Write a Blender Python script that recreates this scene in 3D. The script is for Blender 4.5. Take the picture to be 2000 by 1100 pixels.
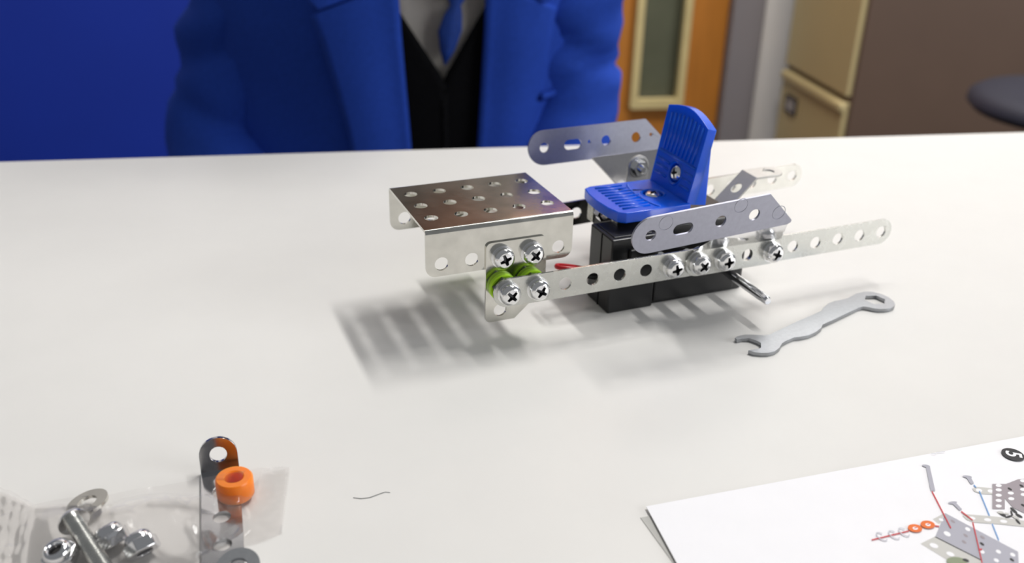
import bpy, math, random
from mathutils import Vector, Matrix, noise
from mathutils.geometry import tessellate_polygon
random.seed(7)
for o in list(bpy.data.objects): bpy.data.objects.remove(o)
sc = bpy.context.scene
col = sc.collection
MM = 0.001
PI = math.pi
TABLE = 0.72                      # table top above the floor (m)

# ------------------------------------------------------------------ camera
FPX, PITCH, ROLL, CAMH = 1866.46, 0.452912, 0.0252631, 154.14
def cam_axes():
    F = Vector((0, math.cos(PITCH), -math.sin(PITCH))); R = Vector((1, 0, 0)); U = R.cross(F)
    c, s = math.cos(ROLL), math.sin(ROLL)
    return c*R + s*U, -s*R + c*U, F
AR, AU, AF = cam_axes()
# the fit has roll folded into a right-handed frame: right, up, forward
cd = bpy.data.cameras.new('camera'); cam = bpy.data.objects.new('camera', cd); col.objects.link(cam)
cam.matrix_world = Matrix(((AR.x, AU.x, -AF.x, 0), (AR.y, AU.y, -AF.y, 0), (AR.z, AU.z, -AF.z, TABLE + CAMH*MM), (0, 0, 0, 1)))
cd.sensor_width = 36; cd.lens = 36*FPX/2000; cd.clip_start = 0.01; cd.clip_end = 50
cd.dof.use_dof = True; cd.dof.focus_distance = 0.275; cd.dof.aperture_fstop = 13.5; cd.dof.aperture_blades = 0
sc.camera = cam
# ------------------------------------------------------------------ light
w = bpy.data.worlds.new('room_light'); sc.world = w; w.use_nodes = True
w.node_tree.nodes['Background'].inputs[0].default_value = (0.93, 0.96, 1.0, 1)
w.node_tree.nodes['Background'].inputs[1].default_value = 0.215
def area(name, loc, rot, sx, sy, power, colr):
    l = bpy.data.lights.new(name, 'AREA'); l.shape = 'RECTANGLE'; l.size = sx; l.size_y = sy; l.energy = power; l.color = colr
    o = bpy.data.objects.new(name, l); col.objects.link(o); o.location = loc; o.rotation_euler = rot
    return o
YAW = 0.4014936
area('ceiling_tube_lamp', (0.96, 1.39, TABLE + 2.4), (0, 0, YAW), 0.13, 1.55, 62, (1.0, 0.985, 0.965))
area('side_fill_light', (3.2, -0.55, TABLE + 1.0), (0, math.radians(74), math.radians(-20)), 1.2, 1.7, 50, (0.97, 0.985, 1.0))  # added fill from the right to brighten the person, no known window
area('back_fill_light', (0.15, 1.25, TABLE + 1.75), (math.radians(52), 0, 0), 0.9, 0.3, 33, (1.0, 0.97, 0.92))  # added fill tilted at the far wall to lift the background
vs = sc.view_settings
vs.view_transform = 'Standard'; vs.look = 'None'; vs.gamma = 1.0; vs.use_curve_mapping = False; vs.exposure = 0.0

# ------------------------------------------------------------------ materials
def lin(c):
    return tuple(((v/255)/12.92 if v/255 <= .04045 else ((v/255+.055)/1.055)**2.4) for v in c) + (1,)
MATS = {}
def mat(name, rgb, rough=.5, metal=0., noise_amt=0., nscale=300., bump=0., bscale=800., spec=.5, rvar=0., coat=0., stretch=None, sheen=0.):
    m = bpy.data.materials.new(name); m.use_nodes = True; nt = m.node_tree; b = nt.nodes['Principled BSDF']
    b.inputs['Base Color'].default_value = lin(rgb); b.inputs['Roughness'].default_value = rough; b.inputs['Metallic'].default_value = metal
    b.inputs['Specular IOR Level'].default_value = spec; b.inputs['Coat Weight'].default_value = coat
    if sheen: b.inputs['Sheen Weight'].default_value = sheen
    if noise_amt or bump or rvar:
        tc = nt.nodes.new('ShaderNodeTexCoord'); mp = nt.nodes.new('ShaderNodeMapping'); nt.links.new(tc.outputs['Object'], mp.inputs[0])
        if stretch: mp.inputs['Scale'].default_value = stretch
        nz = nt.nodes.new('ShaderNodeTexNoise'); nz.inputs['Scale'].default_value = nscale; nz.inputs['Detail'].default_value = 5
        nt.links.new(mp.outputs[0], nz.inputs['Vector'])
        if noise_amt:
            r = nt.nodes.new('ShaderNodeValToRGB'); c = lin(rgb)
            r.color_ramp.elements[0].position = .3; r.color_ramp.elements[1].position = .7
            r.color_ramp.elements[0].color = tuple(max(0, v*(1-noise_amt)) for v in c[:3]) + (1,)
            r.color_ramp.elements[1].color = tuple(min(1, v*(1+noise_amt)) for v in c[:3]) + (1,)
            nt.links.new(nz.outputs['Fac'], r.inputs[0]); nt.links.new(r.outputs[0], b.inputs['Base Color'])
        if rvar:
            mr = nt.nodes.new('ShaderNodeMapRange'); mr.inputs[3].default_value = max(.02, rough-rvar); mr.inputs[4].default_value = rough+rvar
            nt.links.new(nz.outputs['Fac'], mr.inputs[0]); nt.links.new(mr.outputs[0], b.inputs['Roughness'])
        if bump:
            n2 = nt.nodes.new('ShaderNodeTexNoise'); n2.inputs['Scale'].default_value = bscale; n2.inputs['Detail'].default_value = 3
            nt.links.new(mp.outputs[0], n2.inputs['Vector'])
            bp = nt.nodes.new('ShaderNodeBump'); bp.inputs['Strength'].default_value = bump; bp.inputs['Distance'].default_value = .0002
            nt.links.new(n2.outputs['Fac'], bp.inputs['Height']); nt.links.new(bp.outputs[0], b.inputs['Normal'])
    MATS[name] = m
    return m
zinc = mat('zinc_plated_steel', (206, 206, 201), .27, 1, .05, 260, .12, 900, rvar=.05)
mirror = mat('bright_zinc_steel', (214, 212, 205), .13, 1, .10, 180, .06, 700, rvar=.05)
chrome = mat('bright_nickel', (228, 228, 230), .12, 1)
screwm = mat('screw_zinc', (236, 236, 236), .16, 1, .04, 900)
satin = mat('satin_grey_aluminium', (166, 167, 180), .38, 1, .04, 700, .1, 1500)
flangem = mat('dull_grey_aluminium', (158, 157, 160), .3, 1, .04, 700, .1, 1500)
dull = mat('dull_zinc', (205, 203, 198), .42, .55, .04, 500, .1, 900)
spanm = mat('spanner_steel', (162, 164, 168), .36, 1, .05, 900, .12, 1800)
bluep = mat('blue_plastic', (0, 92, 232), .24, 0, .04, 200, .12, 260, spec=.5)
bn = bluep.node_tree.nodes['Principled BSDF']; bn.inputs['Subsurface Weight'].default_value = .35; bn.inputs['Subsurface Radius'].default_value = (.2, .6, 1.); bn.inputs['Subsurface Scale'].default_value = .004
blackp = mat('black_plastic', (15, 15, 17), .36, 0, .1, 300, .08, 1500)
darkp = mat('dark_recess', (8, 8, 9), .5)
lime = mat('lime_plastic', (190, 245, 44), .35)
redw = mat('red_wire_plastic', (190, 20, 35), .35)
orange = mat('orange_plastic', (255, 132, 22), .35, 0, .03, 500)
on = orange.node_tree.nodes['Principled BSDF']; on.inputs['Subsurface Weight'].default_value = .6; on.inputs['Subsurface Radius'].default_value = (1., .5, .1); on.inputs['Subsurface Scale'].default_value = .004
tablem = mat('white_laminate', (231, 229, 225), .36, 0, .012, 40, .05, 1400, spec=.35)
paper = mat('white_paper', (248, 247, 250), .6, 0, .01, 90)
paper_under = mat('shaded_paper', (196, 195, 190), .7, 0, .02, 90)  # lower sheet's shade under the front page is put into this grey
bluewall = mat('blue_wall_paint', (9, 46, 158), .6, 0, .06, 3)
wallm = mat('pale_wall_paint', (232, 228, 226), .7, 0, .03, 5)
greyframe = mat('grey_door_frame', (132, 127, 131), .5, 0, .03, 5)
doorwood = mat('orange_door_veneer', (176, 112, 42), .42, 0, .10, 9, stretch=(6, 6, .7))
beading = mat('cream_beading', (196, 178, 128), .5, 0, .05, 20)
glassm = mat('grey_green_glass', (92, 94, 78), .12, 0, .22, 5)
cream = mat('cream_cabinet_paint', (196, 178, 132), .45, 0, .03, 6)
brownm = mat('brown_cabinet_paint', (98, 78, 66), .42, 0, .05, 6)
carpet = mat('dark_floor', (58, 54, 52), .9, 0, .15, 60)
ceilm = mat('ceiling_white', (225, 225, 222), .8)
holderm = mat('dark_label_frame', (52, 46, 52), .5)
stoolm = mat('navy_seat_fabric', (28, 28, 44), .7, 0, .1, 200)
blazer = mat('blue_blazer_cloth', (40, 78, 186), .85, 0, .10, 500, .5, 1600, spec=.2)
jumperm = mat('black_knit', (16, 16, 18), .95, 0, .2, 500, .5, 1200, spec=.1)
shirtm = mat('white_shirt_cotton', (172, 167, 160), .85, 0, .03, 300)
tiem = mat('blue_tie_silk', (18, 62, 150), .55, 0, .12, 400)
trouser = mat('charcoal_trouser_cloth', (30, 30, 34), .9)
skin = mat('skin', (205, 160, 135), .55)
hairm = mat('brown_hair', (60, 42, 30), .6)
eyem = mat('eye_white', (225, 225, 220), .3)
pr_gray = mat('ink_lavender_grey', (176, 175, 186), .6)
pr_beige = mat('ink_light_grey', (205, 203, 198), .6)
pr_mauve = mat('ink_mauve_grey', (160, 150, 156), .6)
pr_dark = mat('ink_black', (22, 20, 24), .6)
pr_red = mat('ink_red', (205, 40, 52), .6)
pr_blue = mat('ink_blue', (110, 160, 215), .6)
pr_orange = mat('ink_orange', (238, 112, 22), .6)
pr_white = mat('ink_white', (250, 249, 252), .6)
pr_green = mat('ink_sage', (140, 150, 120), .6)
pr_line = mat('ink_outline_grey', (198, 198, 206), .6)

film = bpy.data.materials.new('clear_film'); film.use_nodes = True
nt = film.node_tree; nt.nodes.clear()
out = nt.nodes.new('ShaderNodeOutputMaterial'); tr = nt.nodes.new('ShaderNodeBsdfTransparent'); gl = nt.nodes.new('ShaderNodeBsdfGlossy')
df = nt.nodes.new('ShaderNodeBsdfTranslucent'); d2 = nt.nodes.new('ShaderNodeBsdfDiffuse'); fr = nt.nodes.new('ShaderNodeFresnel')
m1 = nt.nodes.new('ShaderNodeMixShader'); m2 = nt.nodes.new('ShaderNodeMixShader'); m3 = nt.nodes.new('ShaderNodeMixShader')
tr.inputs[0].default_value = (.985, .98, .98, 1); gl.inputs['Roughness'].default_value = .09; fr.inputs[0].default_value = 1.42
df.inputs[0].default_value = (.95, .93, .92, 1); d2.inputs[0].default_value = (.95, .93, .93, 1)
m3.inputs[0].default_value = .5; nt.links.new(df.outputs[0], m3.inputs[1]); nt.links.new(d2.outputs[0], m3.inputs[2])
m1.inputs[0].default_value = .075; nt.links.new(tr.outputs[0], m1.inputs[1]); nt.links.new(m3.outputs[0], m1.inputs[2])
mu = nt.nodes.new('ShaderNodeMath'); mu.operation = 'MULTIPLY'; mu.inputs[1].default_value = .6; nt.links.new(fr.outputs[0], mu.inputs[0]); nt.links.new(mu.outputs[0], m2.inputs[0]); nt.links.new(m1.outputs[0], m2.inputs[1]); nt.links.new(gl.outputs[0], m2.inputs[2])
nt.links.new(m2.outputs[0], out.inputs[0])

# ------------------------------------------------------------------ helpers
class MB:
    """collects geometry in millimetres; build() links it as ONE mesh object (metres)."""
    def __init__(s): s.v = []; s.f = []
    def add(s, vs_, fs_, M=None):
        n = len(s.v)
        s.v += [tuple((M @ Vector(p)) if M else Vector(p)) for p in vs_]
        s.f += [tuple(i+n for i in f) for f in fs_]
        return s
    def box(s, x0, x1, y0, y1, z0, z1, M=None):
        v = [(x, y, z) for z in (z0, z1) for y in (y0, y1) for x in (x0, x1)]
        return s.add(v, [(0, 2, 3, 1), (4, 5, 7, 6), (0, 1, 5, 4), (2, 6, 7, 3), (0, 4, 6, 2), (1, 3, 7, 5)], M)
    def plate(s, outline, holes=(), t=.8, M=None):
        """flat sheet in local XY, thickness t along +Z, with real holes."""
        loops = [list(outline)] + [list(h) for h in holes]
        pts = [p for l in loops for p in l]; n = len(pts)
        tris = tessellate_polygon([[Vector((p[0], p[1], 0)) for p in l] for l in loops])
        fs_ = []
        for a, b, c in tris:
            A, B, C = pts[a], pts[b], pts[c]
            if (B[0]-A[0])*(C[1]-A[1]) - (B[1]-A[1])*(C[0]-A[0]) < 0: b, c = c, b
            fs_.append((a+n, b+n, c+n)); fs_.append((a, c, b))
        k = 0
        for li, l in enumerate(loops):
            ar = sum(l[i][0]*l[(i+1) % len(l)][1] - l[(i+1) % len(l)][0]*l[i][1] for i in range(len(l)))
            fl = (ar > 0) == (li == 0)
            for i in range(len(l)):
                a, b = k+i, k+(i+1) % len(l)
                fs_.append((a, b, b+n, a+n) if fl else (b, a, a+n, b+n))
            k += len(l)
        return s.add([(p[0], p[1], 0) for p in pts] + [(p[0], p[1], t) for p in pts], fs_, M)
    def lathe(s, prof, M=None, n=28, close=False):
        v = []; f = []; m = len(prof)
        for i in range(n):
            a = 2*PI*i/n
            v += [(r*math.cos(a), r*math.sin(a), z) for r, z in prof]
        for i in range(n):
            j = (i+1) % n
            for k in range(m if close else m-1):
                k2 = (k+1) % m
                f.append((i*m+k, j*m+k, j*m+k2, i*m+k2))
        return s.add(v, f, M)
    def tube(s, path, rad, n=10, caps=True, squash=None):
        path = [Vector(p) for p in path]; m = len(path); v = []; f = []
        up = Vector((0, 0, 1))
        for i, p in enumerate(path):
            d = (path[min(i+1, m-1)] - path[max(i-1, 0)]).normalized()
            a = d.cross(up)
            a = a.normalized() if a.length > 1e-3 else Vector((1, 0, 0))
            b = d.cross(a).normalized(); r = rad[i] if isinstance(rad, (list, tuple)) else rad
            for k in range(n):
                t = 2*PI*k/n; v.append(p + a*r*math.cos(t) + b*r*math.sin(t)*(squash or 1))
        for i in range(m-1):
            for k in range(n):
                k2 = (k+1) % n; f.append((i*n+k, i*n+k2, (i+1)*n+k2, (i+1)*n+k))
        if caps: f.append(tuple(range(n))[::-1]); f.append(tuple((m-1)*n+k for k in range(n)))
        return s.add(v, f)
    def grid(s, P, wrap=False):
        """P[row][col] points"""
        r, c = len(P), len(P[0]); v = [p for row in P for p in row]; f = []
        for i in range(r-1):
            for j in range(c if wrap else c-1):
                j2 = (j+1) % c; f.append((i*c+j, i*c+j2, (i+1)*c+j2, (i+1)*c+j))
        return s.add(v, f)
    def mesh(s, name):
        me = bpy.data.meshes.new(name); me.from_pydata([(x*MM, y*MM, z*MM) for x, y, z in s.v], [], s.f); me.update(); return me
    def build(s, name, m, parent=None, smooth=None, bevel=0., seg=2, solid=0., sub=0):
        o = bpy.data.objects.new(name, s.mesh(name)); o.data.materials.append(m); col.objects.link(o)
        if parent: o.parent = parent
        if smooth is not None:
            for p in o.data.polygons: p.use_smooth = True
            if smooth > 0: o.data.set_sharp_from_angle(angle=math.radians(smooth))
        if solid:
            q = o.modifiers.new('solid', 'SOLIDIFY'); q.thickness = solid*MM; q.offset = 0
        if bevel:
            q = o.modifiers.new('bevel', 'BEVEL'); q.width = bevel*MM; q.segments = seg; q.limit_method = 'ANGLE'; q.angle_limit = math.radians(40)
        if sub:
            q = o.modifiers.new('sub', 'SUBSURF'); q.levels = sub; q.render_levels = sub
        return o
def put(name, me, parent, M=None, m=None):
    o = bpy.data.objects.new(name, me); col.objects.link(o); o.parent = parent
    if M is not None: o.matrix_local = M
    return o
def empty(name, label, cat, loc=(0, 0, 0), rz=0, group=None):
    o = bpy.data.objects.new(name, None); col.objects.link(o); o.location = loc; o.rotation_euler = (0, 0, rz); o.empty_display_size = .01
    return tag(o, label, cat, group)
def tag(o, label, cat, group=None):
    o['label'] = label; o['category'] = cat
    if group: o['group'] = group
    return o
def struct(o): o['kind'] = 'structure'; return o
def circ(x, y, r, n=20): return [(x+r*math.cos(2*PI*i/n), y+r*math.sin(2*PI*i/n)) for i in range(n)]
def slot(x0, x1, y, r, n=10):
    return [(x1+r*math.cos(-PI/2+PI*i/n), y+r*math.sin(-PI/2+PI*i/n)) for i in range(n+1)] + [(x0+r*math.cos(PI/2+PI*i/n), y+r*math.sin(PI/2+PI*i/n)) for i in range(n+1)]
def rrect(x0, x1, y0, y1, r, n=5):
    """rounded rectangle; r = one radius or four (bl, br, tr, tl)"""
    rr = r if isinstance(r, (list, tuple)) else (r,)*4; o = []
    for (cx, cy, a, q) in ((x0, y0, PI, rr[0]), (x1, y0, 1.5*PI, rr[1]), (x1, y1, 0, rr[2]), (x0, y1, .5*PI, rr[3])):
        if q <= 0: o.append((cx, cy)); continue
        px = cx + (q if cx == x0 else -q); py = cy + (q if cy == y0 else -q)
        o += [(px+q*math.cos(a+.5*PI*i/n), py+q*math.sin(a+.5*PI*i/n)) for i in range(n+1)]
    return o
def ray(u, v): return AR*((u-1000)/FPX) + AU*(-(v-550)/FPX) + AF
def W(u, v, h=0.):
    """point at height h (mm) above the table top seen at photo position u, v: mm, z relative to table"""
    d = ray(u, v); t = (h-CAMH)/d.z; return Vector((d.x*t, d.y*t, h))
def WY(u, v, y):
    d = ray(u, v); t = y/d.y; return Vector((d.x*t, y, CAMH + d.z*t))
ONT = Matrix.Translation((0, 0, TABLE*1000))     # mm frame whose z=0 is the table top
T4 = lambda x, y, z: Matrix.Translation((x, y, z))
XZ = Matrix(((1, 0, 0, 0), (0, 0, -1, 0), (0, 1, 0, 0), (0, 0, 0, 1)))   # local XY sheet -> XZ plane, thickness towards -Y

# ================================================================== ROOM
RA = math.radians(9.918)
RX = Vector((math.cos(RA), math.sin(RA), 0)); RY = Vector((-math.sin(RA), math.cos(RA), 0))
ROOM = Matrix.Rotation(RA, 4, 'Z')                # room axes: x' along table edge, y' away
YW = 2330*math.cos(RA)                            # distance of the far wall along y'
FL = 0.0
def rbox(name, m, x0, x1, y0, y1, z0, z1, parent=None, bevel=0.):
    return MB().box(x0, x1, y0, y1, z0, z1, ROOM).build(name, m, parent, bevel=bevel)
struct(rbox('floor', carpet, -2600, 2600, -1200, YW+60, -20, 0))
struct(rbox('wall_back', wallm, 1018, 2600, YW, YW+60, 0, 2500))
struct(rbox('wall_left', bluewall, -2600, 26, YW, YW+60, 0, 1250))
struct(rbox('wall_top', wallm, 26, 1018, YW, YW+60, 2124, 2500))
struct(rbox('wall_upper', wallm, -2600, 26, YW, YW+60, 1250, 2500))
# door in its frame, with a glazed vision panel
d0, d1 = 112, 932
wx0, wx1, wz0, wz1 = 692, 832, 720-507, 1900
dr = bpy.data.objects.new('door_1', None); col.objects.link(dr); struct(dr)
wd = MB().plate([(d0, 5), (d1, 5), (d1, 2040), (d0, 2040)], [[(wx0+4, wz0+4), (wx1-4, wz0+4), (wx1-4, wz1-4), (wx0+4, wz1-4)]], 44, ROOM @ T4(0, YW+54, 0) @ XZ)
wd.build('door_leaf', doorwood, dr)
bd = MB().plate(rrect(wx0, wx1, wz0, wz1, 6), [rrect(wx0+19, wx1-19, wz0+24, wz1-24, 4)], 20, ROOM @ T4(0, YW+12, 0) @ XZ)
bd.build('beading', beading, dr, bevel=4)
MB().box(wx0+10, wx1-10, YW+26, YW+32, wz0+10, wz1-10, ROOM).build('glass_pane', glassm, dr)
fr_ = MB().plate([(26, 0), (d0-3, 0), (d0-3, 2044), (d1+3, 2044), (d1+3, 0), (1018, 0), (1018, 2124), (26, 2124)], [], 75, ROOM @ T4(0, YW+60, 0) @ XZ)
struct(fr_.build('trim_1', greyframe, bevel=3))

# ------------------------------------------------------------------ filing cabinet (front faces left, brown side faces the camera)
near = Vector((734, 2075, 0)); nx = near.dot(RX); ny = near.dot(RY)
cab = empty('filing_cabinet', 'brown metal filing cabinet with cream drawer fronts behind the table', 'cabinet')
cw, cdp, ctop = 340, 560, 1020
def cbox(name, m, x0, x1, y0, y1, z0, z1, par, bev=2.):
    return MB().box(nx+x0, nx+x1, ny+y0, ny+y1, z0, z1, ROOM).build(name, m, par, bevel=bev)
cbox('body', brownm, 6, cdp, 0, cw, 0, ctop, cab, 3)
seam = 720-392
for k, (z0, z1) in enumerate(((60, seam-8), (seam+6, seam+330), (seam+344, seam+660))):
    dw = cbox('drawer', cream, -6, 12, 9, cw-9, z0, z1, cab, 2.5)
    cbox('drawer_lip', cream, -16, 2, 9, cw-9, z1-24, z1, dw, 7)
    zc = z0+ (z1-z0)*.63
    holder = MB().plate(rrect(0, 62, 0, 44, 4), [rrect(8, 54, 8, 36, 2)], 4, ROOM @ T4(nx-6, ny+cw-45, zc) @ Matrix.Rotation(-PI/2, 4, 'Z') @ XZ)
    holder.build('label_holder', holderm, dw)
    MB().box(nx-8.5, nx-6, ny+cw-100, ny+cw-52, zc+7, zc+37, ROOM).build('label_card', wallm, dw)
    for q in range(3):
        MB().box(nx-9, nx-8.2, ny+cw-95, ny+cw-57, zc+12+8*q, zc+15+8*q, ROOM).build('printed_line', darkp, dw)

# ------------------------------------------------------------------ stool at the right
st = empty('office_stool', 'dark navy padded stool in front of the brown cabinet side', 'stool')
sx, sy = 874, 1490
seat = MB().lathe([(0, 462), (110, 462), (140, 468), (150, 478), (148, 490), (133, 499), (90, 503), (0, 504)], T4(sx, sy, 0), 40)
seat.build('seat', stoolm, st, smooth=50)
MB().lathe([(0, 120), (28, 120), (28, 260), (19, 262), (19, 440), (70, 450), (70, 462), (0, 462)], T4(sx, sy, 0), 24).build('column', greyframe, st, smooth=40)
for k in range(5):
    a = 2*PI*k/5+.3
    MB().tube([(sx+20*math.cos(a), sy+20*math.sin(a), 125), (sx+150*math.cos(a), sy+150*math.sin(a), 95), (sx+265*math.cos(a), sy+265*math.sin(a), 72)], [24, 19, 15], 10).build('leg', darkp, st, smooth=40)
    MB().lathe([(0, -14), (26, -14), (29, -8), (29, 8), (26, 14), (0, 14)], T4(sx+262*math.cos(a), sy+262*math.sin(a), 29.5) @ Matrix.Rotation(a, 4, 'Z') @ Matrix.Rotation(PI/2, 4, 'X'), 20).build('castor', darkp, st, smooth=40)

# ================================================================== TABLE
tb = empty('table', 'large white laminate table filling the foreground', 'table')
E0 = Vector((-246.4, 433.5, 0)); ey = E0.dot(RY)          # far edge of the top
top = MB().plate(rrect(-900, 700, ey-800, ey, 6), [], 24, ROOM @ T4(0, 0, 720-24))
top.build('tabletop', tablem, tb, bevel=1.2, seg=3)
for lx in (-840, 640):
    for ly in (ey-740, ey-60):
        MB().plate(rrect(lx-20, lx+20, ly-20, ly+20, 4), [], 696, ROOM).build('leg', greyframe, tb)
for ly in (ey-740, ey-60):
    MB().box(-820, 620, ly-10, ly+10, 640, 696, ROOM).build('rail', greyframe, tb)

# ================================================================== PERSON
ZT = 720
per = empty('person', 'seated person in blue blazer, black jumper, white shirt and blue tie behind the table', 'person')
XC, YC = -98, 775
TW = math.radians(20)                              # torso turned a little
def surf(phi, z, off=0.):
    """torso surface: phi measured from the front (camera side), z above the floor in mm"""
    k = (z-ZT)
    a = 138 + .12*k if k < 170 else 138+20.4 - (k-170)*.9
    a = max(a, 62); b = 86 + .06*k if k < 150 else 95 - (k-150)*.2
    p = phi
    x = (a+off)*math.sin(p); y = -(b+off)*math.cos(p)
    return Vector((XC + x, YC + y, z))
def front(x, z, off=0.):
    k = (z-ZT); a = 138 + .12*k + off; b = 86 + .06*k + off
    s_ = max(-.98, min(.98, (x-XC)/a)); return Vector((x, YC - b*math.sqrt(1-s_*s_), z))
def wob(p, amp, sc_=.012, st=(1, 1, 1), seed=0):
    q = Vector((p.x*sc_*st[0]+seed, p.y*sc_*st[1], p.z*sc_*st[2])); return amp*noise.noise(q)
def ph(x, z):
    return math.asin(max(-.99, min(.99, (x-XC)/(138+.12*(z-ZT)))))
# --- skin body: one continuous surface grown from a skeleton
def skin_body():
    pts = {}
    V_ = []; R_ = []; Ed = []
    def j(p, r, par=None):
        V_.append(tuple(c*MM for c in p)); R_.append(r*MM); i = len(V_)-1
        if par is not None: Ed.append((par, i))
        return i
    pel = j((XC, YC+20, 470), 95); ab = j((XC, YC+8, 620), 84, pel); ch = j((XC, YC+5, 790), 88, ab); up_ = j((XC+8, YC+5, 905), 58, ch)
    nk = j((XC+34, YC-24, 950), 42, up_); n2 = j((XC+44, YC-72, 985), 40, nk)
    for s in (-1, 1):
        sh = j((XC+(104 if s > 0 else -82), YC+8, 912), 28, up_); el = j((XC+(130 if s > 0 else -134), YC-5, 645), 30, sh)
        wr = j((XC+s*95, YC-150, 545), 22, el); j((XC+s*78, YC-185, 538), 24, wr)
        hp = j((XC+s*75, YC-10, 455), 72, pel); kn = j((XC+s*90, YC-300, 455), 52, hp); an = j((XC+s*90, YC-290, 90), 34, kn); j((XC+s*90, YC-400, 35), 30, an)
    me = bpy.data.meshes.new('body'); me.from_pydata(V_, Ed, []); me.update()
    o = bpy.data.objects.new('body', me); col.objects.link(o); o.parent = per; me.materials.append(skin)
    sk = o.modifiers.new('skin', 'SKIN'); sk.use_smooth_shade = True
    if not me.skin_vertices: me.attributes.new  # layer is created with the modifier below
    return o, R_
def grow():
    o, R_ = skin_body(); me = o.data
    bm = __import__('bmesh').new(); bm.from_mesh(me); lay = bm.verts.layers.skin.verify()
    for v, r in zip(bm.verts, R_): v[lay].radius = (r, r)
    bm.verts.ensure_lookup_table(); bm.verts[0][lay].use_root = True
    bm.to_mesh(me); bm.free()
    s_ = o.modifiers.new('sub', 'SUBSURF'); s_.levels = 1; s_.render_levels = 1
grow()
# head: shaped ellipsoid with brow, nose, chin
HX, HY, HZ = XC+48, YC-116, 1010
hv = []
for i in range(21):
    row = []
    for j in range(28):
        th_ = PI*i/20; a = 2*PI*j/28
        x = math.sin(th_)*math.sin(a); y = -math.sin(th_)*math.cos(a); z = math.cos(th_)
        r = 1.0; fx = math.exp(-(x/.16)**2) if y < 0 else 0
        dy = -13*fx*math.exp(-((z+.12)/.17)**2) + 5*math.exp(-((abs(x)-.36)/.16)**2)*math.exp(-((z-.06)/.12)**2)*(y < 0) - 5*fx*math.exp(-((z+.8)/.15)**2)
        nar = 1 - .22*max(0, -z)
        row.append((HX + 72*x*nar, HY + 90*y + dy, HZ + 108*z))
    hv.append(row)
MB().grid(hv, True).build('head', skin, per, smooth=0)
hr = [[(HX + 77*math.sin(PI*.5*i/10*1.06)*math.sin(2*PI*j/28), HY + 8 + 93*-math.sin(PI*.5*i/10*1.06)*math.cos(2*PI*j/28)*(1 if math.cos(2*PI*j/28) < 0 else .9), HZ + 12 + 104*math.cos(PI*.5*i/10*(1.06 if math.cos(2*PI*j/28) > .3 else 1.5))) for j in range(28)] for i in range(11)]
MB().grid(hr, True).build('hair', hairm, per, smooth=0, solid=5)
for s in (-1, 1):
    MB().lathe([(0, -11), (6, -9), (10, -4), (11, 0), (10, 4), (6, 9), (0, 11)], T4(HX+s*29, HY-76, HZ+8), 14).build('eye', eyem, per, smooth=0)
    MB().lathe([(0, -5), (11, -4), (15, 0), (11, 4), (0, 5)], T4(HX+s*73, HY+4, HZ-2) @ Matrix.Rotation(PI/2, 4, 'Y') @ Matrix.Scale(1.9, 4, Vector((1, 0, 0))), 14).build('ear', skin, per, smooth=0)
MB().tube([(HX-22, HY-83, HZ-50), (HX-8, HY-90, HZ-48), (HX+8, HY-90, HZ-48), (HX+22, HY-83, HZ-50)], [2, 5, 5, 2], 8).build('mouth', mat('lip', (170, 95, 90), .5), per, smooth=0)
HB = Matrix.Translation((HX*MM, HY*MM, HZ*MM)) @ Matrix.Rotation(math.radians(26), 4, 'X') @ Matrix.Translation((-HX*MM, -HY*MM, -HZ*MM))
for o in per.children:                               # head bowed towards the table
    if o.name.split('.')[0] in ('head', 'hair', 'eye', 'ear', 'mouth'): o.data.transform(HB)
# hands resting on the lap: palm and five bent fingers
for s in (-1, 1):
    hx, hy, hz = XC+s*78, YC-200, 540
    MB().tube([(hx, hy+18, hz), (hx, hy-15, hz), (hx, hy-48, hz-4)], [19, 24, 22], 12, squash=.5).build('palm', skin, per, smooth=60)
    for k, L in enumerate((58, 66, 62, 48)):
        fx = hx + s*(16-11*k)
        MB().tube([(fx, hy-40, hz-3), (fx, hy-40-L*.5, hz-1), (fx, hy-40-L*.8, hz-10), (fx, hy-40-L, hz-22)], [8.5, 8, 7, 5.5], 8).build('finger', skin, per, smooth=60)
    MB().tube([(hx-s*18, hy+2, hz), (hx-s*34, hy-22, hz-2), (hx-s*36, hy-46, hz-8)], [10, 9, 6.5], 8).build('thumb', skin, per, smooth=60)
# trousers and shoes (below the table)
for s in (-1, 1):
    MB().tube([(XC+s*66, YC+30, 470), (XC+s*80, YC-150, 470), (XC+s*90, YC-300, 458), (XC+s*90, YC-318, 400), (XC+s*90, YC-298, 250), (XC+s*90, YC-295, 100)], [88, 80, 66, 62, 54, 50], 16).build('trouser_leg', trouser, per, smooth=60)
    MB().tube([(XC+s*90, YC-270, 46), (XC+s*90, YC-330, 44), (XC+s*90, YC-420, 32)], [44, 44, 31], 12).build('shoe', darkp, per, smooth=60)
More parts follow.
